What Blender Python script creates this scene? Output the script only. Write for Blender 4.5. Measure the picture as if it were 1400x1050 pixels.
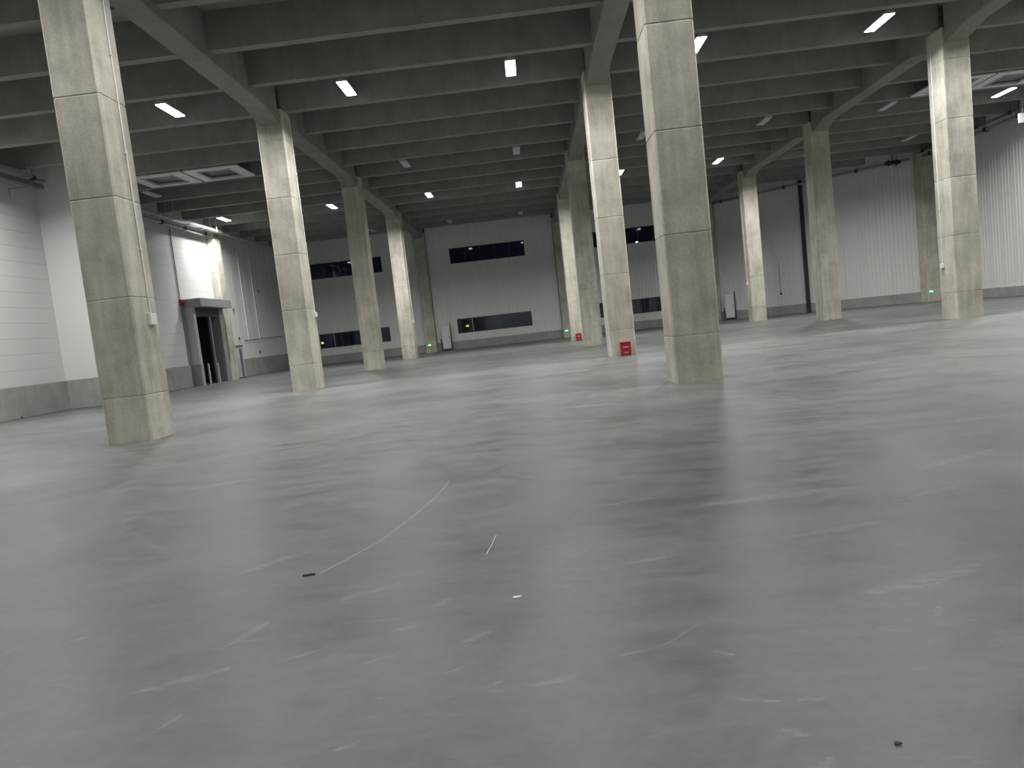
import bpy, bmesh, math, random
from mathutils import Vector, Matrix
random.seed(7)
for o in list(bpy.data.objects): bpy.data.objects.remove(o, do_unlink=True)
SC = bpy.context.scene; COL = SC.collection
# ------------------------------------------------------------------ camera
cam_d = bpy.data.cameras.new('camera'); cam = bpy.data.objects.new('camera', cam_d); COL.objects.link(cam)
EYE = 1.617
r = Vector((0.99361706, 0.02343305, -0.11034503)); u = Vector((0.10796236, 0.08601088, 0.99042731)); fw = Vector((-0.03269961, 0.99601858, -0.08293199))
cam.matrix_world = Matrix(((r.x, u.x, -fw.x, 0), (r.y, u.y, -fw.y, 0), (r.z, u.z, -fw.z, EYE), (0, 0, 0, 1)))
cam_d.sensor_fit = 'HORIZONTAL'; cam_d.sensor_width = 36; cam_d.lens = 956.3 / 1400 * 36
cam_d.clip_start = 0.05; cam_d.clip_end = 500
SC.camera = cam
# ------------------------------------------------------------------ world, exposure
W = bpy.data.worlds.new('night'); SC.world = W; W.use_nodes = True
W.node_tree.nodes['Background'].inputs[0].default_value = (0.006, 0.009, 0.018, 1)
W.node_tree.nodes['Background'].inputs[1].default_value = 0.6
SC.view_settings.view_transform = 'Standard'; SC.view_settings.look = 'None'
SC.view_settings.gamma = 1.0; SC.view_settings.use_curve_mapping = False
SC.view_settings.exposure = -0.1
LAMP_POWER = 600.0
LAMP_COLOR = (1.0, 0.985, 0.955)

# ------------------------------------------------------------------ helpers
class MB:
    def __init__(s): s.bm = bmesh.new()
    def box(s, x0, x1, y0, y1, z0, z1):
        v = [s.bm.verts.new(p) for p in ((x0,y0,z0),(x1,y0,z0),(x1,y1,z0),(x0,y1,z0),(x0,y0,z1),(x1,y0,z1),(x1,y1,z1),(x0,y1,z1))]
        for f in ((3,2,1,0),(4,5,6,7),(0,1,5,4),(1,2,6,5),(2,3,7,6),(3,0,4,7)): s.bm.faces.new([v[i] for i in f])
        return s
    def prism(s, poly, axis, a, b):
        """poly: list of 2-d points, extruded from a to b along axis"""
        def P(p, t):
            return {'x': (t, p[0], p[1]), 'y': (p[0], t, p[1]), 'z': (p[0], p[1], t)}[axis]
        A = [s.bm.verts.new(P(p, a)) for p in poly]; B = [s.bm.verts.new(P(p, b)) for p in poly]
        s.bm.faces.new(A); s.bm.faces.new(B[::-1])
        for i in range(len(poly)):
            j = (i + 1) % len(poly); s.bm.faces.new((A[i], B[i], B[j], A[j]))
        return s
    def tube(s, pts, rad, n=10):
        rings = []
        for i, p in enumerate(pts):
            p = Vector(p)
            d = (Vector(pts[min(i+1, len(pts)-1)]) - Vector(pts[max(i-1, 0)])).normalized()
            a = d.orthogonal().normalized() if not rings else (rings[-1][1] - d * rings[-1][1].dot(d)).normalized()
            b = d.cross(a)
            rings.append(([s.bm.verts.new(p + (a*math.cos(2*math.pi*k/n) + b*math.sin(2*math.pi*k/n))*rad) for k in range(n)], a))
        for i in range(len(rings)-1):
            for k in range(n):
                s.bm.faces.new((rings[i][0][k], rings[i][0][(k+1)%n], rings[i+1][0][(k+1)%n], rings[i+1][0][k]))
        s.bm.faces.new(rings[0][0][::-1]); s.bm.faces.new(rings[-1][0])
        return s
    def loft(s, rings, cap=True):
        R = [[s.bm.verts.new(p) for p in ring] for ring in rings]
        n = len(R[0])
        for i in range(len(R)-1):
            for k in range(n): s.bm.faces.new((R[i][k], R[i][(k+1)%n], R[i+1][(k+1)%n], R[i+1][k]))
        if cap: s.bm.faces.new(R[0][::-1]); s.bm.faces.new(R[-1])
        return s
    def mesh(s, name, mat, bevel=0, smooth=False):
        bmesh.ops.recalc_face_normals(s.bm, faces=s.bm.faces[:])
        if bevel:
            bmesh.ops.bevel(s.bm, geom=s.bm.edges[:], offset=bevel, segments=1, affect='EDGES', clamp_overlap=True)
        me = bpy.data.meshes.new(name); s.bm.to_mesh(me); s.bm.free()
        if mat: me.materials.append(mat)
        if smooth:
            for p in me.polygons: p.use_smooth = True
        return me

def obj(name, me, parent=None, loc=(0,0,0), rz=0.0):
    o = bpy.data.objects.new(name, me); COL.objects.link(o)
    o.location = loc; o.rotation_euler = (0, 0, rz)
    if parent: o.parent = parent
    return o
def tag(o, label=None, cat=None, group=None, kind=None):
    if label: o['label'] = label
    if cat: o['category'] = cat
    if group: o['group'] = group
    if kind: o['kind'] = kind
    return o
def empty(name, loc, label, cat, group=None, rz=0):
    o = bpy.data.objects.new(name, None); COL.objects.link(o); o.location = loc; o.rotation_euler = (0,0,rz)
    o.empty_display_size = .2
    return tag(o, label, cat, group)

# ------------------------------------------------------------------ materials
def mat(name):
    m = bpy.data.materials.new(name); m.use_nodes = True
    return m, m.node_tree.nodes, m.node_tree.links, m.node_tree.nodes['Principled BSDF']
def simple(name, col, rough=.6, metal=0., noise=.06, scale=3., spec=.5):
    m, N, L, b = mat(name)
    tc = N.new('ShaderNodeTexCoord'); nz = N.new('ShaderNodeTexNoise'); nz.inputs['Scale'].default_value = scale; nz.inputs['Detail'].default_value = 5
    L.new(tc.outputs['Object'], nz.inputs['Vector'])
    mx = N.new('ShaderNodeMix'); mx.data_type = 'RGBA'
    mx.inputs[6].default_value = [max(0, c*(1-noise*2)) for c in col] + [1]; mx.inputs[7].default_value = [min(1, c*(1+noise*2)) for c in col] + [1]
    L.new(nz.outputs['Fac'], mx.inputs[0]); L.new(mx.outputs[2], b.inputs['Base Color'])
    b.inputs['Roughness'].default_value = rough; b.inputs['Metallic'].default_value = metal; b.inputs['Specular IOR Level'].default_value = spec
    return m
def emit(name, col, s):
    m, N, L, b = mat(name); b.inputs['Base Color'].default_value = (*col, 1)
    b.inputs['Emission Color'].default_value = (*col, 1); b.inputs['Emission Strength'].default_value = s
    return m
def concrete(name, c1, c2, streak=.5, bump=.15, lifts=False, rough=.8):
    m, N, L, b = mat(name)
    tc = N.new('ShaderNodeTexCoord'); oi = N.new('ShaderNodeObjectInfo')
    add = N.new('ShaderNodeVectorMath'); add.operation = 'ADD'
    mul = N.new('ShaderNodeMath'); mul.operation = 'MULTIPLY'; mul.inputs[1].default_value = 40
    L.new(oi.outputs['Random'], mul.inputs[0]); L.new(tc.outputs['Object'], add.inputs[0]); L.new(mul.outputs[0], add.inputs[1])
    n1 = N.new('ShaderNodeTexNoise'); n1.inputs['Scale'].default_value = 1.1; n1.inputs['Detail'].default_value = 7; n1.inputs['Roughness'].default_value = .6
    L.new(add.outputs[0], n1.inputs['Vector'])
    mp = N.new('ShaderNodeMapping'); mp.inputs['Scale'].default_value = (5, 5, .5); L.new(add.outputs[0], mp.inputs['Vector'])
    n2 = N.new('ShaderNodeTexNoise'); n2.inputs['Scale'].default_value = 1; n2.inputs['Detail'].default_value = 4; L.new(mp.outputs[0], n2.inputs['Vector'])
    n3 = N.new('ShaderNodeTexNoise'); n3.inputs['Scale'].default_value = 18; n3.inputs['Detail'].default_value = 6; L.new(add.outputs[0], n3.inputs['Vector'])
    a = N.new('ShaderNodeMath'); a.operation = 'MULTIPLY_ADD'; a.inputs[1].default_value = streak; L.new(n2.outputs['Fac'], a.inputs[0]); L.new(n1.outputs['Fac'], a.inputs[2])
    a2 = N.new('ShaderNodeMath'); a2.operation = 'MULTIPLY_ADD'; a2.inputs[1].default_value = .35; L.new(n3.outputs['Fac'], a2.inputs[0]); L.new(a.outputs[0], a2.inputs[2])
    src = a2
    if lifts:   # every pour lift of a column has its own slight tone
        sx = N.new('ShaderNodeSeparateXYZ'); L.new(tc.outputs['Object'], sx.inputs[0])
        q = N.new('ShaderNodeMath'); q.operation = 'MULTIPLY_ADD'; q.inputs[1].default_value = 1/2.13; q.inputs[2].default_value = 1 - 1.0/2.13; L.new(sx.outputs['Z'], q.inputs[0])
        fl = N.new('ShaderNodeMath'); fl.operation = 'FLOOR'; L.new(q.outputs[0], fl.inputs[0])
        ad = N.new('ShaderNodeMath'); ad.operation = 'ADD'; L.new(fl.outputs[0], ad.inputs[0]); L.new(mul.outputs[0], ad.inputs[1])
        wn = N.new('ShaderNodeTexWhiteNoise'); wn.noise_dimensions = '1D'; L.new(ad.outputs[0], wn.inputs['W'])
        a3 = N.new('ShaderNodeMath'); a3.operation = 'MULTIPLY_ADD'; a3.inputs[1].default_value = .16; L.new(wn.outputs['Value'], a3.inputs[0]); L.new(a2.outputs[0], a3.inputs[2]); src = a3
    rg = N.new('ShaderNodeMapRange'); mean = .675 + .5*streak + (.08 if lifts else 0); rg.inputs['From Min'].default_value = mean - .24; rg.inputs['From Max'].default_value = mean + .24
    L.new(src.outputs[0], rg.inputs['Value'])
    mx = N.new('ShaderNodeMix'); mx.data_type = 'RGBA'; mx.inputs[6].default_value = (*c1, 1); mx.inputs[7].default_value = (*c2, 1)
    L.new(rg.outputs[0], mx.inputs[0]); L.new(mx.outputs[2], b.inputs['Base Color'])
    b.inputs['Roughness'].default_value = rough
    bp = N.new('ShaderNodeBump'); bp.inputs['Strength'].default_value = bump; bp.inputs['Distance'].default_value = .01
    L.new(n3.outputs['Fac'], bp.inputs['Height']); L.new(bp.outputs[0], b.inputs['Normal'])
    return m
M = {}
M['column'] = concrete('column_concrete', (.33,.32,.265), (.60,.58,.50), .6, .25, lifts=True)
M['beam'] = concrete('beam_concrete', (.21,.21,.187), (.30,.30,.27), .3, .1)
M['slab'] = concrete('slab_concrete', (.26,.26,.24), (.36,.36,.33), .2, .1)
M['dado'] = concrete('upstand_concrete', (.24,.245,.235), (.36,.36,.345), .4, .1)
M['panel'] = simple('panel_white', (.62,.63,.62), .45, 0, .02, .4)
M['panel_grey'] = simple('panel_pale_grey', (.68,.685,.675), .45, 0, .02, .4)
M['core'] = simple('wall_core_grey', (.10,.10,.105), .8)
M['whitewash'] = simple('white_plaster', (.66,.66,.65), .7, 0, .02, .6)
M['galv'] = simple('galvanised_steel', (.55,.56,.58), .35, .8, .05, 8)
M['pipe'] = simple('painted_pipe', (.33,.34,.36), .5, .2, .05, 4)
M['dark'] = simple('dark_metal', (.035,.037,.04), .5, .3)
M['dgrey'] = simple('mid_grey_metal', (.17,.17,.19), .5, .3)
M['lgrey'] = simple('light_grey_paint', (.48,.48,.50), .5)
M['leaf'] = simple('dark_shutter_metal', (.075,.07,.085), .5, .2)
M['white'] = simple('white_plastic', (.75,.75,.74), .5)
M['red'] = simple('red_paint', (.34,.012,.018), .4, 0, .1)
M['paleprint'] = simple('pale_pink_print', (.62,.30,.30), .6)
M['frame'] = simple('window_frame_dark', (.04,.042,.045), .5, .2)
M['hatch'] = simple('hatch_foil_white', (.80,.81,.82), .5, 0, .12, 6)
M['lampbody'] = simple('lamp_housing', (.50,.50,.50), .5)
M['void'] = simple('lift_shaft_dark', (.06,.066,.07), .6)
M['asphalt'] = simple('night_asphalt', (.05,.05,.052), .9)
M['lens_off'] = simple('unlit_diffuser', (.62,.63,.65), .4)
M['lens_on'] = emit('lit_diffuser', (.93,.96,1.0), 10)
M['green'] = emit('green_led', (.08,1.0,.35), 5)
M['orange'] = emit('orange_lamp', (1.0,.55,.12), 8)
M['yellow'] = emit('yellow_lamp', (.95,.75,.12), 3)
M['whitelamp'] = emit('white_street_lamp', (1.0,.9,.75), 40)
def glass():
    m, N, L, b = mat('night_glass')
    out = N['Material Output']; tr = N.new('ShaderNodeBsdfTransparent'); tr.inputs[0].default_value = (.55,.58,.62,1)
    gl = N.new('ShaderNodeBsdfGlossy'); gl.inputs['Roughness'].default_value = .03; gl.inputs[0].default_value = (.8,.85,.95,1)
    fr = N.new('ShaderNodeFresnel'); fr.inputs[0].default_value = 1.5
    mx = N.new('ShaderNodeMixShader'); L.new(fr.outputs[0], mx.inputs[0]); L.new(tr.outputs[0], mx.inputs[1]); L.new(gl.outputs[0], mx.inputs[2]); L.new(mx.outputs[0], out.inputs[0])
    return m
M['glass'] = glass()
def floor_mat():
    m, N, L, b = mat('sealed_concrete_floor')
    tc = N.new('ShaderNodeTexCoord')
    def noise(scale, det, rot=0, st=(1,1,1), dist=0, ro=.55):
        mp = N.new('ShaderNodeMapping'); mp.inputs['Scale'].default_value = st; mp.inputs['Rotation'].default_value = (0,0,rot)
        L.new(tc.outputs['Object'], mp.inputs['Vector'])
        n = N.new('ShaderNodeTexNoise'); n.inputs['Scale'].default_value = scale; n.inputs['Detail'].default_value = det; n.inputs['Distortion'].default_value = dist; n.inputs['Roughness'].default_value = ro
        L.new(mp.outputs[0], n.inputs['Vector']); return n.outputs['Fac']
    def math_(op, a, b_, c=None):
        n = N.new('ShaderNodeMath'); n.operation = op
        for i, v in enumerate((a, b_, c)):
            if v is None: continue
            if isinstance(v, (int, float)): n.inputs[i].default_value = v
            else: L.new(v, n.inputs[i])
        return n.outputs[0]
    def rng(v, a, b_, c, d):
        n = N.new('ShaderNodeMapRange'); n.inputs['From Min'].default_value = a; n.inputs['From Max'].default_value = b_; n.inputs['To Min'].default_value = c; n.inputs['To Max'].default_value = d
        L.new(v, n.inputs['Value']); return n.outputs[0]
    big = noise(.35, 5, .3, (1,1.2,1), .6)
    mid = noise(1.6, 7, -.5, (1,1.6,1), 1.2, .65)
    sweep = noise(1.1, 6, 1.15, (.45, 5.0, 1), .8, .6)      # trowel and mop sweeps
    fine = noise(14, 6, .2)
    t = math_('MULTIPLY_ADD', mid, .8, big); t = math_('MULTIPLY_ADD', sweep, .45, t); t = math_('MULTIPLY_ADD', fine, .25, t)
    t = rng(t, 1.02, 1.48, 0, 1)
    sy = N.new('ShaderNodeSeparateXYZ'); L.new(tc.outputs['Object'], sy.inputs[0])
    bay = rng(sy.outputs['Y'], 26.85, 26.9, 0, 1)      # the farther floor pour cured darker
    mx = N.new('ShaderNodeMix'); mx.data_type = 'RGBA'; mx.inputs[6].default_value = (.086,.095,.091,1); mx.inputs[7].default_value = (.172,.181,.174,1)
    L.new(math_('MULTIPLY_ADD', bay, -.28, t), mx.inputs[0])
    # pale dusty scuffs
    s1 = noise(2.6, 8, .9, (.8, 3.2, 1), 1.5, .7); s2 = noise(.9, 3, .1)
    sc = math_('MULTIPLY', rng(s1, .60, .74, 0, 1), rng(s2, .48, .62, 0, 1))
    mx2 = N.new('ShaderNodeMix'); mx2.data_type = 'RGBA'; mx2.inputs[7].default_value = (.38,.41,.39,1)
    L.new(math_('MULTIPLY', sc, .7), mx2.inputs[0]); L.new(mx.outputs[2], mx2.inputs[6]); L.new(mx2.outputs[2], b.inputs['Base Color'])
    L.new(math_('ADD', rng(math_('MULTIPLY_ADD', sweep, .5, mid), .5, 1.0,   .34, .50), math_('MULTIPLY', sc, .15)), b.inputs['Roughness'])
    b.inputs['Specular IOR Level'].default_value = .5
    bp = N.new('ShaderNodeBump'); bp.inputs['Strength'].default_value = .12; bp.inputs['Distance'].default_value = .004
    L.new(math_('MULTIPLY_ADD', mid, .5, fine), bp.inputs['Height']); L.new(bp.outputs[0], b.inputs['Normal'])
    return m
M['floor'] = floor_mat()
def scuff_mat():
    m, N, L, b = mat('pale_scuff'); out = N['Material Output']
    b.inputs['Base Color'].default_value = (.50,.505,.48,1); b.inputs['Roughness'].default_value = .42
    tc = N.new('ShaderNodeTexCoord'); mp = N.new('ShaderNodeMapping'); mp.inputs['Scale'].default_value = (8, 40, 1); L.new(tc.outputs['Object'], mp.inputs['Vector'])
    n = N.new('ShaderNodeTexNoise'); n.inputs['Scale'].default_value = 1; n.inputs['Detail'].default_value = 6; n.inputs['Distortion'].default_value = 1; L.new(mp.outputs[0], n.inputs['Vector'])
    rg = N.new('ShaderNodeMapRange'); rg.inputs['From Min'].default_value = .36; rg.inputs['From Max'].default_value = .56; rg.inputs['To Max'].default_value = .42; L.new(n.outputs['Fac'], rg.inputs['Value'])
    # fade to the rim of the patch (u across is stored as vertex colour)
    at = N.new('ShaderNodeAttribute'); at.attribute_name = 'fade'
    ml = N.new('ShaderNodeMath'); ml.operation = 'MULTIPLY'; L.new(rg.outputs[0], ml.inputs[0]); L.new(at.outputs['Fac'], ml.inputs[1])
    tr = N.new('ShaderNodeBsdfTransparent'); mx = N.new('ShaderNodeMixShader'); L.new(ml.outputs[0], mx.inputs[0]); L.new(tr.outputs[0], mx.inputs[1]); L.new(b.outputs[0], mx.inputs[2]); L.new(mx.outputs[0], out.inputs[0])
    return m
M['scuff'] = scuff_mat()

# ------------------------------------------------------------------ layout
ROWX = [-8.9, 3.5, 16.6]; XL = -21.4; XR = 29.5; XLN = -21.85; YJOG = 32.2
COLY = [15.38, 27.38, 39.38, 51.38]; YF = 63.3; YB = -14.0
HW = .5                       # half width of a column
ZS = 11.75; ZBEAM = 10.65; ZG = 10.39; ZGH = 10.1
DL = 1.35; DF = .75           # heights of the concrete upstands
DIA = ((17.0, YF), (28.9, 51.7))  # the splayed corner

# ------------------------------------------------------------------ floor, ceiling
floor = tag(obj('floor', MB().box(XLN-.4, XR+.4, YB-.4, YF+.4, -.25, 0).mesh('floor', M['floor'])), kind='structure')
ground = tag(obj('outdoor_ground', MB().box(-70, 80, YF+.4, 130, -.4, -.15).mesh('outdoor_ground', M['asphalt'])), kind='structure')
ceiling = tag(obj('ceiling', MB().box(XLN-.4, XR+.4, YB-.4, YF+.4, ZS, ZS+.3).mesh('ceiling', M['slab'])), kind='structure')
# transverse beams: one span per bay, parts of the ceiling
gx = [XLN, -8.9, 3.5, 16.6, XR]
def beam_mesh(x0, x1):
    b = MB(); w = .15
    prof = [(-w, 0), (w, 0), (w+.05, ZS-ZBEAM), (-w-.05, ZS-ZBEAM)]
    L_ = x1 - x0
    b.prism([(p[0], p[1]) for p in prof], 'x', 0, L_)
    return b.mesh('beam', M['beam'])
GW = .38
spans = [(XLN-.2, -8.9-GW), (-8.9+GW, 3.5-GW), (3.5+GW, 16.6-GW), (16.6+GW, XR+.2)]
bmeshes = [beam_mesh(a, b) for a, b in spans]
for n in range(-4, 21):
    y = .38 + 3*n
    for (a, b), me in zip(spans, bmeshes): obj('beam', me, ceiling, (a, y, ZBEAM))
# girders along each column row, haunched down at the columns
def girder_mesh(L_, h0=True, h1=True):
    top = ZS; e = 1.35
    lo = [(0, ZGH if h0 else ZG), (e if h0 else .01, ZG), (L_-(e if h1 else .01), ZG), (L_, ZGH if h1 else ZG)]
    m = MB(); c = .03
    rings = []
    for y, z in lo:
        rings.append([(-GW+c, y, z), (GW-c, y, z), (GW, y, z+c), (GW, y, top), (-GW, y, top), (-GW, y, z+c)])
    m.loft(rings); return m.mesh('girder', M['beam'])
gm = girder_mesh(11.0); gback = girder_mesh(-8.62-HW-YB, False, True); gend = girder_mesh(YF-(COLY[3]+HW), True, True)
for x in ROWX:
    obj('girder', gback, ceiling, (x, YB, 0))
    obj('girder', gm, ceiling, (x, -8.62+HW, 0)); obj('girder', gm, ceiling, (x, 3.38+HW, 0))
    for k in range(3): obj('girder', gm, ceiling, (x, COLY[k]+HW, 0))
    obj('girder', gend, ceiling, (x, COLY[3]+HW, 0))

# ------------------------------------------------------------------ walls
def upstand(name, x0, x1, y0, y1, h):
    b = MB(); b.box(x0, x1, y0, y1, 0, h); return tag(obj(name, b.mesh(name, M['dado'], .015)), kind='structure')
_rib = {}
def rib_panel(w, h):
    """sandwich panel with vertical V grooves about every 0.28 m; face towards -Y at y = 0"""
    key = (round(w, 3), round(h, 3))
    if key in _rib: return _rib[key]
    n = max(1, round(w/.28)); p = w/n; g = .05; d = .035; gap = .004
    pts = [(gap, .02)]
    pts = [(gap, .012), (gap+.01, 0)]
    for i in range(n):
        a = i*p
        if i > 0: pts += [(a-g, 0), (a-g*.4, d), (a+g*.4, d), (a+g, 0)]
    pts += [(w-gap-.01, 0), (w-gap, .012), (w-gap, .09), (gap, .09)]
    b = MB(); b.prism(pts, 'z', 0, h)
    _rib[key] = b.mesh('wall_panel', M['panel_grey']); return _rib[key]
_flat = {}
def board(w, h, m='panel'):
    key = (round(w,3), round(h,3), m)
    if key in _flat: return _flat[key]
    b = MB(); g = .002; c = .007
    b.prism([(0, g), (.0, h-g), (-.056, h-g), (-.062, h-g-c), (-.062, g+c), (-.056, g)], 'y', .002, w-.002)   # face towards +X after placing (see below)
    _flat[key] = b.mesh('wall_panel', M[m]); return _flat[key]

# far wall: core with window openings, ribbed panels in front
ZP = 11.7
WINX = [(-19.0, -12.55), (-6.38, .36), (6.5, 13.2)]
WZ = [(1.42, 2.72), (7.68, 9.05)]
def core_strip(b, x0, x1, y0, y1):
    """wall core split round the windows"""
    xs = sorted({x0, x1, *[v for w in WINX for v in w]})
    for a, c in zip(xs, xs[1:]):
        if c <= x0 or a >= x1: continue
        win = any(w[0] <= (a+c)/2 <= w[1] for w in WINX)
        zz = [0, WZ[0][0], WZ[0][1], WZ[1][0], WZ[1][1], ZP]
        if not win: b.box(a, c, y0, y1, 0, ZP)
        else:
            for z0, z1 in ((0, WZ[0][0]), (WZ[0][1], WZ[1][0]), (WZ[1][1], ZP)): b.box(a, c, y0, y1, z0, z1)
b = MB(); core_strip(b, XLN-.4, XR+.4, YF+.10, YF+.35)
wall_far = tag(obj('wall_back', b.mesh('wall_back', M['core'])), kind='structure')
def panel_run(parent, x0, x1, windows, pw=1.12, z0=DF, y=YF):
    edges = sorted({x0, x1, *[v for w in windows for v in w if x0 < v < x1]})
    for a, c in zip(edges, edges[1:]):
        n = max(1, round((c-a)/pw)); w = (c-a)/n
        win = any(q[0]-.01 <= a and c <= q[1]+.01 for q in windows)
        for i in range(n):
            for za, zb in (((z0, WZ[0][0]), (WZ[0][1], WZ[1][0]), (WZ[1][1], ZS-.01)) if win else ((z0, ZS-.01),)):
                obj('wall_panel', rib_panel(w, zb-za), parent, (a+i*w, y, za))
for a, c in ((XL+.5, -9.42), (-8.38, 2.98), (4.02, 16.08)): panel_run(wall_far, a, c, WINX)
for i, (a, c) in enumerate(((XL+.3, -9.42), (-8.38, 2.98), (4.02, 17.2))):
    upstand('baseboard_back' if i == 0 else 'baseboard_back.%03d' % i, a, c, YF-.12, YF+.1, DF)
# splayed corner wall
d0 = Vector((*DIA[0], 0)); d1 = Vector((*DIA[1], 0)); dv = d1 - d0; dl = dv.length; da = math.atan2(dv.y, dv.x)
wall_corner = tag(obj('wall_corner', MB().box(-.3, dl+.3, .10, .3, 0, ZP).mesh('wall_corner', M['core']), None, d0, da), kind='structure')
n = round(dl/1.12)
for i in range(n): obj('wall_panel', rib_panel(dl/n, ZS-.01-DF), wall_corner, (i*dl/n, 0, DF))
tag(obj('baseboard_corner', MB().box(0, dl, -.12, .1, 0, DF).mesh('baseboard_corner', M['dado'], .015), None, d0, da), kind='structure')
tag(obj('trim_1', MB().box(-.13, .13, -.22, -.004, DF*0, ZS-1.2).mesh('trim_1', M['dark'], .01), None, (22.75, 57.5, 0), da), kind='structure')
# right wall
wall_right = tag(obj('wall_right', MB().box(XR+.1, XR+.35, YB, 52.2, 0, ZP).mesh('wall_right', M['core'])), kind='structure')
runs = [(YB, 14.85), (15.9, 26.85), (27.9, 38.85), (39.9, 50.85)]
for a, c in runs:
    n = round((c-a)/1.12)
    for i in range(n):
        if a + (i+1)*(c-a)/n < 16: continue
        obj('wall_panel', rib_panel((c-a)/n, ZS-.01-.62), wall_right, (XR, a+(i+1)*(c-a)/n, .62), -math.pi/2)
    upstand('baseboard_right' if a == YB else 'baseboard_right.%03d' % runs.index((a, c)), XR-.12, XR+.1, a, c, .62)
tag(obj('trim_2', MB().box(XR-.004, XR+.1, YB, 16, DF, ZS-.01).mesh('trim_2', M['panel_grey'])), kind='structure')
# left wall: nearer stretch set back, a white boxed pier, then the wall with the lift portal
wall_left = tag(obj('wall_left', MB().box(XLN-.35, XLN-.062, YB, YJOG+1, 0, ZP).box(XL-.35, XL-.062, YJOG+.5, 43.8, 0, ZP).box(XL-.35, XL-.062, 43.8, 47.2, 4.42, ZP).box(XL-.35, XL-.062, 47.2, YF+.3, 0, ZP).mesh('wall_left', M['core'])), kind='structure')
H = .675
def boards(x, y0, y1, ln, z0=DL, skip=None):
    n = max(1, round((y1-y0)/ln)); w = (y1-y0)/n
    nz = int((ZS-z0)/H)
    for i in range(n):
        for k in range(nz+1):
            za = z0 + k*H; zb = min(za+H, ZS-.01)
            if zb-za < .1: continue
            a, c = y0+i*w, y0+(i+1)*w
            if skip and a < skip[1]-.05 and c > skip[0]+.05 and za < skip[2]: continue
            me = board(w, zb-za)
            o = obj('wall_panel', me, wall_left, (x, c, za), math.pi)
boards(XLN-.062, 8.2, YJOG, 6.0)
tag(obj('trim_3', MB().box(XLN-.062, XLN-.002, YB, 8.2, 0, ZS-.01).mesh('trim_3', M['panel'])), kind='structure')
boards(XL-.062, 34.6, 43.6, 4.5); boards(XL-.062, 43.6, 48.23, 2.32, skip=(43.6, 47.9, 4.6))
# smooth upright panels beyond the wall column
nn = 12; w = (62.8-49.29)/nn
upr = MB().prism([(0,0),(.012,.012),(.012,w-.02),(0,w-.008),(-.05,w-.008),(-.05,0)], 'z', 0, ZS-.01-DL).mesh('wall_panel', M['panel_grey'])
for i in range(nn): obj('wall_panel', upr, wall_left, (XL-.01, 49.29+i*w+.004, DL))
upstand('baseboard_left', XLN-.062, XLN+.02, YB, YJOG, DL)
upstand('baseboard_left.001', XL-.062, XL+.08, 34.6, 43.45, DL)
upstand('baseboard_left.002', XL-.062, XL+.08, 47.85, 48.23, DL)
upstand('baseboard_left.003', XL-.062, XL+.08, 49.29, 62.85, DL)
pier = tag(obj('wall_left_pier', MB().box(XLN-.2, -20.25, YJOG, 34.55, DL, ZS-.01).mesh('wall_left_pier', M['whitewash'], .01)), kind='structure')
obj('upstand', MB().box(XLN-.2, -20.22, YJOG-.03, 34.58, 0, DL).mesh('upstand', M['dado'], .015), pier)
tag(obj('wall_front', MB().box(XLN-.4, XR+.4, YB-.3, YB, 0, ZP).mesh('wall_front', M['panel_grey'])), kind='structure')

# windows
k = 1
for wi, (x0, x1) in enumerate(WINX):
    for li, (z0, z1) in enumerate(WZ):
        fr = MB(); t = .05
        fr.box(x0, x1, YF+.0, YF+.14, z0, z0+t).box(x0, x1, YF, YF+.14, z1-t, z1).box(x0, x0+t, YF, YF+.14, z0, z1).box(x1-t, x1, YF, YF+.14, z0, z1)
        f = tag(obj('window_%d' % k, fr.mesh('window_frame', M['frame'])), kind='structure'); k += 1
        n = 5; w = (x1-x0-2*t)/n
        for i in range(n):
            obj('pane', MB().box(x0+t+i*w+.03, x0+t+(i+1)*w-.03, YF+.09, YF+.10, z0+t, z1-t).mesh('pane', M['glass']), f)
            if i: tag(obj('mullion', MB().box(x0+t+i*w-.03, x0+t+i*w+.03, YF+.05, YF+.13, z0+t, z1-t).mesh('mullion', M['frame' if li or i != 1 else 'pipe']), f))

# ------------------------------------------------------------------ columns
def col_mesh(h, w=HW):
    c = .035; zs = [(0, 0)]
    z = 1.0
    while z < h-.3:
        zs += [(z-.02, 0), (z-.006, .011), (z+.006, .011), (z+.02, 0)]; z += 2.13
    zs.append((h, 0)); rings = []
    for z, d in zs:
        a = w-d
        rings.append([(-a+c,-a,z),(a-c,-a,z),(a,-a+c,z),(a,a-c,z),(a-c,a,z),(-a+c,a,z),(-a,a-c,z),(-a,-a+c,z)])
    return MB().loft(rings).mesh('concrete_column', M['column'])
CM = col_mesh(ZBEAM)
CD = {
 (0,0): 'raw concrete column standing in the left foreground, with a white junction box low on its right side',
 (0,1): 'brightly lit concrete column second in the left row, just right of the ceiling girder end at upper left',
 (0,2): 'shadowed grey concrete column third in the left row, between two brighter columns',
 (0,3): 'slim bright concrete column fourth in the left row, close to the far wall',
 (1,0): 'largest concrete column right of centre, nearest of the middle row, reaching out of the top of the picture',
 (1,1): 'bright concrete column just left of the largest one, with the bigger red box at its foot',
 (1,2): 'dim grey concrete column squeezed between two brighter ones in the middle row',
 (1,3): 'narrow bright concrete column farthest in the middle row, with the smaller red box at its foot',
 (2,1): 'bright concrete column nearest in the right row, with a white conduit down its left side',
 (2,2): 'dark-fronted concrete column with pale left side, middle one visible of the right row',
 (2,3): 'slim pale concrete column farthest in the right row, beside the splayed corner wall'}
cols = {}
for (i, j), lab in CD.items():
    cols[i,j] = tag(obj('concrete_column', CM, None, (ROWX[i], COLY[j], 0)), lab, 'column')
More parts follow.
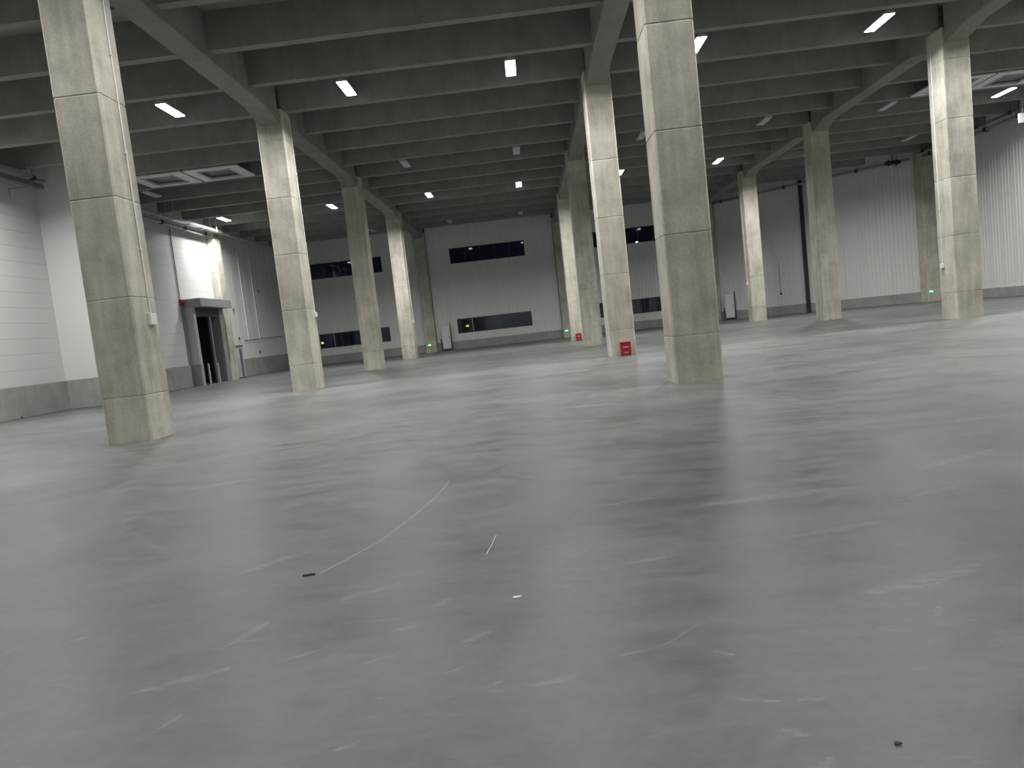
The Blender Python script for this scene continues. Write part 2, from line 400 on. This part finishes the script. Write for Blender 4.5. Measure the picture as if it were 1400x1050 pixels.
for x in ROWX:
    for y, w_ in ((3.38, 'beside'), (-8.62, 'behind')):
        tag(obj('concrete_column', CM, None, (x, y, 0)), 'concrete column %s the viewpoint, outside the picture, in the %s row' % (w_, {-8.9: 'left', 3.5: 'middle', 16.6: 'right'}[x]), 'column')
WC = [(-21.38, 48.76, 'concrete wall column half built into the left wall beyond the lift portal'),
      (-21.2, 62.95, 'dark concrete wall column in the far left corner, with a small green light'),
      (-8.9, 63.38, 'concrete wall column on the far wall left of the window pair, with a green light low on it'),
      (3.5, 63.38, 'concrete wall column on the far wall behind the farthest middle-row column'),
      (16.6, 63.3, 'concrete wall column on the far wall, mostly hidden behind the largest column'),
      (29.05, 51.38, 'concrete wall column on the right wall where the splayed corner begins, with a green light')]
for x, y, lab in WC: tag(obj('concrete_wall_column', CM, None, (x, y, 0)), lab, 'column')
# side lights on far wall columns
def indicator(loc, face, lab):
    e = empty('exit_indicator', loc, lab, 'exit light', 'green exit indicators')
    dx, dy = face
    sx, sy = (.015, .11) if dx else (.11, .015)
    obj('housing', MB().box(-sx-.005, sx+.005, -sy-.005, sy+.005, -.07, .07).mesh('housing', M['white'], .004), e, (dx*.02, dy*.02, 0))
    obj('lit_face', MB().box(-sx+.004*0, sx, -sy, sy, -.05, .05).mesh('lit_face', M['green']), e, (dx*.032, dy*.032, 0))
indicator((-9.05, 62.86, .68), (0,-1), 'small green exit light low on the far wall column left of the centre windows')
indicator((3.32, 62.86, .62), (0,-1), 'small green exit light beside the far column with the smaller red box')
indicator((-20.95, 62.43, .62), (0,-1), 'small green exit light in the dark far left corner')
indicator((28.72, 50.86, .72), (0,-1), 'small green exit light on the right wall column by the splayed corner')
# conduits on column sides
def conduit(c, side, dy, z0, box, lab=None):
    m = MB(); x = side*(HW+.022)
    m.tube([(x, dy, ZBEAM-.05), (x, dy, z0)], .018, 8)
    for z in (4.2, 6.3, 8.4): m.box(x-.024, x+.024, dy-.035, dy+.035, z-.015, z+.015)
    tag(obj('conduit', m.mesh('conduit', M['white']), c), 'thin pale conduit running down the side of the column')
    b_ = MB(); s = box
    b_.box(side*HW+side*.002, side*(HW+.085), dy-s, dy+s, z0-2*s, z0)
    o = obj('junction_box', b_.mesh('junction_box', M['white'], .01), c); tag(o, 'small white junction box')
conduit(cols[0,0], 1, .16, 2.78, .13)
conduit(cols[0,1], 1, .35, 3.0, .10)
conduit(cols[0,3], 1, .0, 2.85, .12)
conduit(cols[2,1], -1, .2, 2.15, .09)
conduit(cols[2,3], -1, .1, 2.85, .12)
# red fire extinguisher boxes
def red_box(x, y, w, h, lab):
    e = empty('fire_extinguisher_box', (x, y, 0), lab, 'fire box', 'red fire extinguisher boxes at column feet')
    d = .24
    obj('body', MB().box(-w/2, w/2, 0, d, .03, h).mesh('body', M['red'], .008), e)
    obj('lid', MB().box(-w/2-.008, w/2+.008, -.012, d+.004, h+.002, h+.03).mesh('lid', M['red'], .006), e)
    for s in (-1, 1): obj('foot', MB().box(s*w*.4-.02, s*w*.4+.02, .03, d-.03, 0, .03).mesh('foot', M['dark']), e)
    fr = MB()
    fr.box(-w*.36, w*.36, -.008, -.001, h*.17, h*.76)
    obj('door', fr.mesh('door', M['red'], .003), e)
    o = obj('printed_band', MB().box(-w*.27, w*.27, -.014, -.009, h*.62, h*.70).mesh('printed_band', M['paleprint']), e); tag(o, 'faint pale band of print')
    o = obj('printed_band', MB().box(-w*.17, w*.17, -.014, -.009, h*.22, h*.30).mesh('printed_band', M['paleprint']), e); tag(o, 'faint pale band of print')
    obj('handle', MB().box(-.02, .02, -.03, -.009, h*.44, h*.48).mesh('handle', M['dark']), e)
red_box(3.57, 26.87-.26, .38, .50, 'larger red fire extinguisher box, at the foot of the bright column left of the largest')
red_box(3.50, 50.87-.26, .37, .49, 'red fire extinguisher box, the smaller and farther, at the foot of the farthest middle-row column')

# ------------------------------------------------------------------ lamps
LX = [-19.4, -12.1, -5.6, .35, 7.0, 13.4, 19.75, 25.7]
LZ = 10.74
body = MB().prism([(-.19,0),(.19,0),(.19,.05),(.09,.11),(-.09,.11),(-.19,.05)], 'y', -.75, .75).mesh('housing', M['lampbody'], .006)
lens = MB().box(-.175, .175, -.72, .72, -.03, -.001)
lens_on = lens.mesh('diffuser', M['lens_on'], .008)
lens_off = MB().box(-.175, .175, -.72, .72, -.03, -.001).mesh('diffuser', M['lens_off'], .008)
rod = MB().tube([(0,0,.11), (0,0,ZS-LZ)], .008, 6).mesh('suspension_rod', M['galv'])
lights = {}
def lamp(x, y, on, lab, grp, dim=1.0):
    e = empty('high_bay_lamp', (x, y, LZ), lab, 'lamp', grp)
    obj('housing', body, e)
    obj('diffuser', lens_on if on else lens_off, e)
    for s in (-.45, .45): obj('suspension_rod', rod, e, (0, s, 0))
    if on:
        if dim not in lights:
            ld = bpy.data.lights.new('lamp_light', 'AREA'); ld.shape = 'RECTANGLE'; ld.size = .28; ld.size_y = 1.42
            ld.energy = LAMP_POWER*dim; ld.color = LAMP_COLOR; ld.spread = math.radians(152); lights[dim] = ld
        o = bpy.data.objects.new('lamp_light', lights[dim]); COL.objects.link(o); o.parent = e; o.location = (0, 0, -.045)
A1 = 'lit lamps of the nearest visible row'; A2 = 'lit lamps of the second lit row'; A3 = 'unlit lamps of the row between'; A4 = 'unlit lamps of the farthest row'
GB = 'lit lamps outside the picture'
row1 = {-19.4: 'glowing high-bay lamp near the left wall, just outside the left edge',
 -12.1: 'glowing elongated lamp right of the foreground left column, above the ceiling hatches',
 -5.6: 'glowing lamp upper left of centre, right of the bright column in the left row',
 .35: 'glowing lamp at upper centre, between the left and middle column rows',
 7.0: 'glowing lamp touching the right edge of the largest column',
 13.4: 'big glowing elongated lamp at upper right, left of the right-row column top',
 19.75: 'glowing lamp just past the right edge', 25.7: 'glowing lamp over the right side, outside the picture'}
for x in LX: lamp(x, 25.9, True, row1[x], A1 if x not in (-19.4, 19.75, 25.7) else GB)
row2 = {-19.4: 'small glowing lamp close to the left wall above the lift portal',
 -12.1: 'small glowing lamp between the second and third columns of the left row',
 -5.6: 'small round glowing lamp just right of the fourth left-row column top',
 .35: 'small round glowing lamp at centre, above the centre upper window',
 7.0: 'tiny glowing lamp peeping out right of the column with the larger red box',
 13.4: 'small glowing lamp right of the largest column, near the far right-row column top',
 19.75: 'glowing lamp hidden behind the dark-fronted right-row column'}
for x in LX[:-1]: lamp(x, 46.9, True, row2[x], A2)
row3 = {-19.4: 'unlit grey lamp under the left ceiling hatches near the left wall', -5.6: 'unlit grey lamp between beams, above the third left-row column to its right',
 .35: 'unlit grey lamp straight below the glowing upper centre lamp', 7.0: 'unlit grey slanted lamp left of the largest column',
 13.4: 'unlit grey slanted lamp between the largest column and the dark-fronted right-row column', 19.75: 'unlit grey slanted lamp left of the nearest right-row column'}
for x, l in row3.items(): lamp(x, 37.9, False, l, A3)
lamp(25.7, 37.9, True, 'glowing slanted lamp at the right edge beside the right ceiling hatches', 'lit lamp at the right wall')
lamp(25.7, 46.9, False, 'unlit thin lamp in front of the top of the right wall column', 'unlit lamp at the right wall')
row4 = {-12.1: 'faint unlit lamp far off between the third and fourth left-row columns', -5.6: 'faint unlit lamp above the left end of the centre upper window', .35: 'faint unlit lamp above the right end of the centre upper window'}
for x, l in row4.items(): lamp(x, 58.9, False, l, A4)
for x, l in zip(LX, ('far left', 'left, second from the wall', 'left', 'straight above', 'right', 'right, third from the wall', 'right, second from the wall', 'far right')): lamp(x, 13.9, True, 'added unseen dimmed lamp above the picture by the foreground columns, ' + l, 'added unseen dimmed lamps above the picture', .5)  # unseen row added at reduced power to brighten the foreground columns
for x, l in zip(LX, ('by the left wall', 'second from the left wall', 'third from the left wall', 'straight behind', 'straight behind to the right', 'third from the right wall', 'second from the right wall', 'by the right wall')): lamp(x, -7.1, True, 'added unseen glowing high-bay lamp behind the viewpoint, ' + l, GB)  # unseen row added behind the camera to light the near floor and columns

# ------------------------------------------------------------------ ceiling hatches between beams
def hatch(cx, w, lab, bright=True):
    y0, y1 = 33.72, 36.05; z = 10.60
    e = empty('ceiling_hatch', (cx, (y0+y1)/2, z), lab, 'ceiling hatch', 'white framed hatches between the ceiling beams')
    d = (y1-y0)/2; ox = w/2; ix = w*.30; iy = d*.68
    fr = MB().box(-ox, ox, -d, -iy, 0, .06).box(-ox, ox, iy, d, 0, .06).box(-ox, -ix, -iy, iy, 0, .06).box(ix, ox, -iy, iy, 0, .06)
    obj('frame', fr.mesh('frame', M['hatch'], .004), e)
    lip = MB(); 
    for s in (-1, 1): lip.box(s*ix-.03, s*ix+.03, -iy-.03, iy+.03, -.03, -.001)
    for s in (-1, 1): lip.box(-ix+.031, ix-.031, s*iy-.03, s*iy+.03, -.03, -.001)
    obj('lip', lip.mesh('lip', M['lgrey'], .003), e)
    obj('mesh_panel', MB().box(-ix, ix, -iy, iy, .1, .12).mesh('mesh_panel', M['dgrey']), e)
    rm = MB().tube([(0,0,.06),(0,0,ZS-z)], .012, 6).mesh('hanger_rod', M['galv'])
    for sx in (-1, 1):
        for sy in (-1, 1): obj('hanger_rod', rm, e, (sx*(ox-.1), sy*(d-.1), 0))
hatch(-17.05, 2.62, 'left white framed ceiling hatch with dark centre, near the left wall')
hatch(-14.30, 2.62, 'right white framed ceiling hatch of the pair near the left wall')
hatch(21.25, 2.62, 'white framed ceiling hatch mostly behind the nearest right-row column')
hatch(24.05, 2.72, 'white framed ceiling hatch at the right edge above the glowing slanted lamp')

# ------------------------------------------------------------------ services along the left wall
def roof_z(y):
    return ZBEAM-.002 if abs((y-.38+1.5) % 3 - 1.5) < .24 else ZS
def tray(x, y0, y1, z, lab):
    e = empty('cable_tray', (x, y0, z), lab, 'cable tray')
    w = .18; L_ = y1-y0
    obj('channel', MB().box(-w, w, 0, L_, 0, .02).box(-w, -w+.02, 0, L_, .021, .14).box(w-.02, w, 0, L_, .021, .14).mesh('channel', M['galv']), e)
    hms = {}; y = 1.0
    for t_ in (ZS, ZBEAM-.002): hms[t_] = MB().box(-w-.06, w+.06, -.03, .03, -.05, -.002).tube([(-w-.04,0,0),(-w-.04,0,t_-z)], .014, 6).tube([(w+.04,0,0),(w+.04,0,t_-z)], .014, 6).mesh('hanger', M['galv'])
    while y < L_: obj('hanger', hms[roof_z(y0+y)], e, (0, y, 0)); y += 1.9
tray(-20.5, 35.2, 61.5, 10.12, 'galvanised cable tray on hangers along the top of the left wall above the portal')
tray(-20.9, 14.0, 30.6, 10.3, 'galvanised cable tray on hangers at the top of the near left wall, left edge')
def pipe(pts, rad, lab, m='pipe', clamp=True):
    o = empty('service_pipe', pts[0], lab, 'pipe')
    b = Vector(pts[0]); q = [tuple(Vector(p)-b) for p in pts]
    obj('run', MB().tube(q, rad, 12).mesh('run', M[m], 0, True), o)
    if clamp:
        tot = (Vector(pts[-1])-b); n = int(tot.length/3)
        for i in range(n+1):
            p = tot * ((i+.3)/(n+.6)) 
            c = MB().box(-.03-rad, rad+.03, -rad-.03, rad+.03, -rad-.03, rad+.03)
            c.tube([(0,0,rad), (0,0,roof_z(b.y+p.y)-(b.z+p.z))], .012, 6)
            obj('clamp', c.mesh('clamp', M['dark']), o, p)
    return o
pipe([(-20.98, 35.2, 9.98), (-20.98, 48.1, 9.98)], .07, 'dark sprinkler pipe beside the cable tray along the left wall')
t_ = empty('cable_trunking', (-20.85, 14, 9.9), 'dark rectangular cable trunking ending high on the near left wall', 'trunking')
obj('body', MB().box(-.13, .13, 0, 17.2, 0, .2).mesh('body', M['dgrey'], .01), t_); obj('cover', MB().box(-.14, .14, 0, 17.2, .201, .225).mesh('cover', M['pipe']), t_)
tm = MB().box(-.9, .12, -.02, .02, -.05, -.002).box(-.9, -.87, -.02, .02, -.4, -.051).mesh('bracket', M['galv'])
for q_ in range(8): obj('bracket', tm, t_, (0, 1+q_*2.2, 0))
pipe([(-21.3, 26.0, 10.5), (-21.3, 32.1, 10.5)], .07, 'short grey pipe past the end of the dark trunking, left of the foreground column')
# pipes at the head of the splayed and right walls
off = Vector((math.cos(da-math.pi/2), math.sin(da-math.pi/2), 0))*.35
p0 = d0 + off + dv*.03; p1 = d0 + off + dv*.97
pipe([(p0.x, p0.y, 10.25), (p1.x, p1.y, 10.25)], .09, 'grey pipe with dark clamps along the head of the splayed corner wall', 'pipe')
pipe([(28.6, 14, 10.15), (28.6, 50.6, 10.15)], .09, 'grey pipe along the head of the right wall', 'pipe')
pipe([(28.1, 14, 10.35), (28.1, 50.6, 10.35)], .06, 'thinner second pipe along the head of the right wall', 'dgrey')
v = empty('pipe_valve', (27.0, 51.6, 10.1), 'cluster of dark pipe valves where the splayed and right walls meet', 'valve')
obj('body', MB().tube([(-.5,0,0),(.5,0,0)], .13, 10).mesh('body', M['dark'], 0, True), v)
obj('stem', MB().tube([(0,0,.1),(0,0,1.64)], .03, 8).mesh('stem', M['dark']), v)
obj('hand_wheel', MB().tube([(.2*math.cos(a*.5236), -.22, -.1+.2*math.sin(a*.5236)) for a in range(13)], .022, 6).mesh('hand_wheel', M['dark']), v)
obj('flange', MB().tube([(-.3,0,0),(-.24,0,0)], .2, 12).tube([(.24,0,0),(.3,0,0)], .2, 12).mesh('flange', M['dark']), v)
s = empty('hanging_box', (27.3, 38.9, 9.55), 'small white box hanging high near the right wall at the right edge', 'box')
obj('case', MB().box(-.22, .22, -.06, .06, -.25, .25).mesh('case', M['pipe'], .01), s); obj('drop_rod', MB().tube([(0,0,.25),(0,0,ZS-9.55)], .01, 6).mesh('drop_rod', M['galv']), s)

# ------------------------------------------------------------------ lift portal on the left wall
P = empty('lift_portal', (XL, 45.5, 0), 'tall projecting doorway with grey hood, shutter and dark opening on the left wall', 'doorway')
def pp(name, mb, m, bev=.006, lab=None):
    o = obj(name, mb.mesh(name, M[m], bev), P)
    if lab: tag(o, lab)
    return o
def Q(x0, x1, y0, y1, z0, z1): return MB().box(x0-XL, x1-XL, y0-45.5, y1-45.5, z0, z1)
pp('jamb', Q(XL+.002, -20.78, 43.48, 43.84, DL, 4.94), 'lgrey', lab='pale upper jamb left of the opening')
pp('jamb_base', Q(XL+.002, -20.76, 43.46, 43.86, 0, DL-.002), 'dado', lab='bare concrete foot of the left jamb')
pp('jamb', Q(XL+.002, -20.78, 47.2, 47.8, 0, 4.94), 'dado', lab='concrete jamb right of the opening')
pp('hood', Q(XL+.002, -20.2, 43.45, 48.0, 4.95, 5.48), 'pipe', lab='deep grey box hood')
pp('shutter_case', Q(-21.3, -20.85, 43.85, 47.19, 4.4, 4.94), 'leaf', lab='rolled shutter case below the hood')
pp('guide_rail', Q(-20.98, -20.9, 45.95, 46.07, 0, 4.39), 'pipe', lab='upright grey rail dividing the opening')
pp('door_leaf', Q(-21.38, -21.3, 46.55, 47.19, 0, 4.39), 'leaf', lab='dark grey half-open leaf right of the rail')
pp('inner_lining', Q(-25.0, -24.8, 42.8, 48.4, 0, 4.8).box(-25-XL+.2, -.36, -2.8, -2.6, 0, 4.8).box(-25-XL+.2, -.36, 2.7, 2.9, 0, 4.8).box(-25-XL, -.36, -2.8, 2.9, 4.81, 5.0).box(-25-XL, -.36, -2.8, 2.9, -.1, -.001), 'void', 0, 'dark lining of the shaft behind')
def bollard(x, y, h, lab):
    e = empty('guard_post', (x, y, 0), lab, 'bollard', 'guard posts in front of the portal')
    obj('post', MB().tube([(0,0,.015),(0,0,h)], .055, 12).mesh('post', M['lgrey'], 0, False), e)
    obj('base_plate', MB().box(-.11, .11, -.11, .11, 0, .015).mesh('base_plate', M['galv']), e)
bollard(-20.5, 43.95, 1.35, 'pale guard post at the left side of the portal opening')
bollard(-20.6, 45.5, 1.32, 'pale guard post in the middle of the portal opening')
bollard(-20.6, 47.45, 1.3, 'pale guard post at the right side of the portal opening')
c = empty('control_cabinet', (-21.12, 50.45, 0), 'narrow upright grey steel cabinet just beyond the wall column right of the portal', 'cabinet')
obj('case', MB().box(-.18, .1, -.42, .42, .06, 2.28).mesh('case', M['lgrey'], .01), c)
obj('door', MB().box(.101, .125, -.3, .1, .1, 2.1).mesh('door', M['dgrey'], .005), c)
obj('top_cap', MB().box(-.19, .14, -.45, .45, 2.281, 2.38).mesh('top_cap', M['dgrey'], .01), c)
obj('plinth', MB().box(-.17, .08, -.4, .4, 0, .06).mesh('plinth', M['dark']), c)
obj('handle', MB().box(.126, .15, .04, .07, 1.1, 1.3).mesh('handle', M['galv']), c)
a = empty('fire_alarm', (XL+.02, 43.3, 5.3), 'small red fire alarm at the left end of the portal hood', 'alarm')
obj('case', MB().box(.0, .14, -.13, .13, -.2, .2).mesh('case', M['red'], .02), a)
obj('sounder', MB().tube([(.14,0,.03),(.19,0,.03)], .09, 14).mesh('sounder', M['red']), a)
def wire(name, pts, rad, lab, cat, m):
    b0 = Vector(pts[0]); e = empty(name, pts[0], lab, cat)
    obj('run', MB().tube([tuple(Vector(p)-b0) for p in pts], rad, 8).mesh('run', M[m]), e)
    cl = MB()
    L_ = (Vector(pts[-1])-b0); n = max(2, int(L_.length/1.6)); cm = MB().box(-rad-.012, rad+.012, -rad-.02, rad+.02, -.02, .02).mesh('clip', M['galv'])
    for i in range(n): obj('clip', cm, e, L_*((i+.5)/n))
    return e
wire('wall_conduit', [(XL+.05, 43.25, 9.9), (XL+.05, 43.25, 5.52)], .03, 'thin dark conduit dropping down the bright wall to the fire alarm', 'conduit', 'dgrey')
wire('wall_conduit', [(XL+.05, 43.3, 5.05), (XL+.05, 43.3, 1.4)], .035, 'grey conduit running down beside the left jamb of the portal', 'conduit', 'pipe')
wire('wall_conduit', [(XL+.06, 53.0, 10.6), (XL+.06, 53.0, 2.75)], .035, 'pale upright conduit on the grey left wall, nearer of two', 'conduit', 'white')
wire('wall_conduit', [(XL+.06, 55.2, 10.6), (XL+.06, 55.2, 2.75)], .035, 'pale upright conduit on the grey left wall, farther of two', 'conduit', 'white')
wire('wall_cable', [(XL+.05, 52.2, 2.72), (XL+.05, 60.5, 2.9)], .02, 'thin dark cable running level along the grey left wall', 'cable', 'dark')
for y, z, l in ((51.3, 2.9, 'small dark box above the control cabinet'), (54.9, 1.75, 'small dark socket on the grey left wall low down'), (56.3, 6.6, 'small dark sensor high on the grey left wall'), (51.0, 5.0, 'small dark sensor just right of the left wall column')):
    e = empty('wall_socket', (XL+.0, y, z), l, 'socket'); obj('case', MB().box(.003, .09, -.08, .08, -.1, .1).mesh('case', M['dgrey'], .01), e); obj('cover', MB().box(.091, .1, -.05, .05, -.06, .06).mesh('cover', M['dark']), e)

# ------------------------------------------------------------------ tall grey cabinets by the far wall
def tall_cab(x, y, rz, lab):
    e = empty('distribution_cabinet', (x, y, 0), lab, 'cabinet', 'tall grey cabinets at the far wall', rz)
    obj('case', MB().box(-.36, .36, 0, .3, .18, 2.2).mesh('case', M['panel_grey'], .01), e)
    obj('door', MB().box(-.33, .33, -.02, -.001, .22, 2.16).mesh('door', M['panel_grey'], .006), e)
    obj('plinth', MB().box(-.34, .34, .03, .28, 0, .18).mesh('plinth', M['dark']), e)
    obj('riser', MB().tube([(.44, .12, 0), (.44, .12, 2.45)], .04, 8).mesh('riser', M['dark']), e)
    obj('riser', MB().tube([(-.5, .12, 0), (-.5, .12, 1.0), (-.5, .12, 1.1)], .05, 8).mesh('riser', M['dark']), e)
    obj('handle', MB().box(.24, .27, -.045, -.021, 1.1, 1.3).mesh('handle', M['dark']), e)
tall_cab(-7.45, 62.7, 0, 'tall grey cabinet by the far wall column left of the centre windows')
tall_cab(17.65, 61.9, da*.5, 'tall grey cabinet by the splayed wall, just right of the largest column')
wb = empty('call_point', (21.0, 59.0, 2.2), 'tiny dark switch with a cord on the splayed wall between two right-row columns', 'switch', rz=da)
obj('case', MB().box(-.07, .07, -.06, -.001, -.08, .08).mesh('case', M['dark'], .01), wb); obj('cord', MB().tube([(-.03,-.03,.08),(-.03,-.03,2.6)], .012, 6).mesh('cord', M['dgrey']), wb)
dx = (wb.location - d0).dot(dv.normalized()); q = d0 + dv.normalized()*dx; wb.location = (q.x, q.y, 1.75)

# ------------------------------------------------------------------ outside lamps seen through the glass
def outdoor(x, y, z, m, lab):
    e = empty('outdoor_lamp', (x, y, -.15), lab, 'street lamp')
    obj('pole', MB().tube([(0,0,0),(0,0,z+.15)], .05, 8).mesh('pole', M['dark']), e)
    obj('lamp_head', MB().box(-.22, .22, -.12, .12, z+.16, z+.42).mesh('lamp_head', M['dark'], .02), e)
    obj('glow', MB().box(-.16, .16, -.15, -.125, z+.2, z+.38).mesh('glow', M[m]), e)
outdoor(-22.3, 75.0, 1.85, 'orange', 'orange lamp outside, seen through the lower left far window')
outdoor(-6.5, 75.0, 1.95, 'yellow', 'yellow lamp outside, seen through the opened left pane of the centre lower window')
outdoor(13.1, 80.0, 9.15, 'whitelamp', 'bright white lamp outside, seen through the right upper far window')

# ------------------------------------------------------------------ marks and scraps on the floor
def scuff(a, c, wid, taper=.3):
    a = Vector((*a, 0)); c = Vector((*c, 0)); d = c-a; L_ = d.length; d.normalize(); nrm = Vector((-d.y, d.x, 0))
    bm = bmesh.new(); n = 10; rows = []
    for i in range(n+1):
        t = i/n; w = wid*(taper+(1-taper)*math.sin(math.pi*t))*random.uniform(.75, 1.2)*.5
        off = nrm*random.uniform(-.15, .15)*wid
        ctr = d*(L_*(t-.5)) + off
        rows.append([bm.verts.new(ctr+nrm*w), bm.verts.new(ctr), bm.verts.new(ctr-nrm*w)])
    fade = {}
    for i in range(n):
        for k_ in range(2): bm.faces.new((rows[i][k_], rows[i+1][k_], rows[i+1][k_+1], rows[i][k_+1]))
    me = bpy.data.meshes.new('scuff'); 
    vals = []
    bm.verts.index_update()
    for i, rr in enumerate(rows):
        for k_ in range(3): vals.append((rr[k_].index, 1.0 if (k_ == 1 and 0 < i < n) else 0.0))
    bm.to_mesh(me); bm.free()
    at = me.color_attributes.new('fade', 'FLOAT_COLOR', 'POINT')
    for idx, vv in vals: at.data[idx].color = (vv, vv, vv, 1)
    me.materials.append(M['scuff'])
    o = obj('scuff', me, floor, ((a.x+c.x)/2, (a.y+c.y)/2, .0012))
    return o
for a_, c_, w_ in [((-.78,4.0),(-.64,4.15),.12), ((-.97,3.72),(-.76,3.84),.09), ((-.57,3.47),(-.37,3.64),.11), ((.50,4.43),(.82,4.52),.10),
    ((1.55,4.62),(2.3,4.78),.16), ((.25,3.22),(.47,3.27),.05), ((.47,3.27),(.73,3.50),.03), ((.66,12.75),(1.40,12.72),.5), ((.78,2.54),(.86,2.47),.07),
    ((.68,3.18),(.79,3.12),.05), ((.66,2.77),(.86,2.71),.05), ((.90,2.71),(1.06,2.71),.045), ((-1.90,3.75),(-1.74,4.07),.10), ((-3.05,4.02),(-2.88,4.12),.07),
    ((1.11,2.735),(1.17,2.705),.02), ((-1.86,2.9),(-1.78,3.07),.06), ((-.97,2.65),(-.86,2.72),.06), ((-3.72,6.2),(-3.35,5.9),.04), ((-3.3,5.9),(-3.0,6.2),.04),
    ((-1.1,3.35),(-.8,3.5),.06), ((-1.5,3.5),(-1.25,3.62),.05), ((2.6,5.2),(3.4,5.5),.12), ((-.2,4.9),(.1,5.0),.05), ((.75,2.2),(.9,2.35),.07), ((-1.4,4.3),(-1.0,4.5),.16), ((1.2,5.6),(2.6,5.7),.22), ((1.6,3.6),(2.4,3.9),.2), ((-2.4,5.0),(-1.9,5.5),.16),
    ((-.2,3.0),(.1,3.1),.08), ((-2.2,3.3),(-1.7,3.5),.12), ((3.2,6.0),(4.2,6.5),.25), ((-.6,3.2),(-.45,3.28),.03), ((.45,5.9),(.95,6.0),.08), ((-4.6,8.6),(-3.6,9.0),.3)]:
    scuff(a_, c_, w_)
sp = MB().tube([(-1.69,4.85,.0005), (-1.55,5.15,.0005), (-1.38,5.52,.0005), (-1.24,6.15,.0005), (-1.13,6.71,.0005), (-1.07,7.2,.0005), (-1.05,7.53,.0005)], .004, 5).mesh('long_scratch', M['lgrey'])
obj('long_scratch', sp, floor)
st = empty('plastic_strip', (-.46, 5.1, 0), 'thin curved white plastic strip lying on the floor near the middle', 'litter')
obj('strip', MB().tube([(-.02,-.19,.004),(-.005,-.08,.005),(.01,.02,.004),(.02,.12,.008),(.03,.24,.004)], .004, 6).mesh('strip', M['white']), st)
def scrap(name, loc, pts, h, m, lab, cat):
    b_ = MB().prism(pts, 'z', .001, h); o = obj(name, b_.mesh(name, M[m], .002), None, loc); tag(o, lab, cat)
scrap('dark_scrap', (-1.76, 4.85, 0), [(-.045,-.008),(-.02,-.016),(.02,-.006),(.045,.0),(.04,.012),(.01,.008),(-.03,.006)], .012, 'dark', 'small dark scrap at the near end of the long floor scratch', 'litter')
scrap('dark_scrap', (1.135, 2.385, 0), [(-.012,-.006),(.0,-.008),(.016,-.004),(.008,.004),(.0,.01),(-.008,.004)], .010, 'dark', 'small dark crumb on the floor at lower right', 'litter')
scrap('white_chip', (-.245, 4.065, 0), [(-.028,-.012),(.0,-.016),(.026,-.004),(.03,.01),(.0,.014),(-.02,.01)], .006, 'white', 'small white chip on the floor right of centre scuffs', 'litter')
scrap('black_clip', (-22.0, 29.0, 0), [(-.2,-.1),(.05,-.12),(.2,.0),(.1,.12),(-.1,.1)], .1, 'dark', 'small black object on the floor against the left wall at the left edge', 'litter')
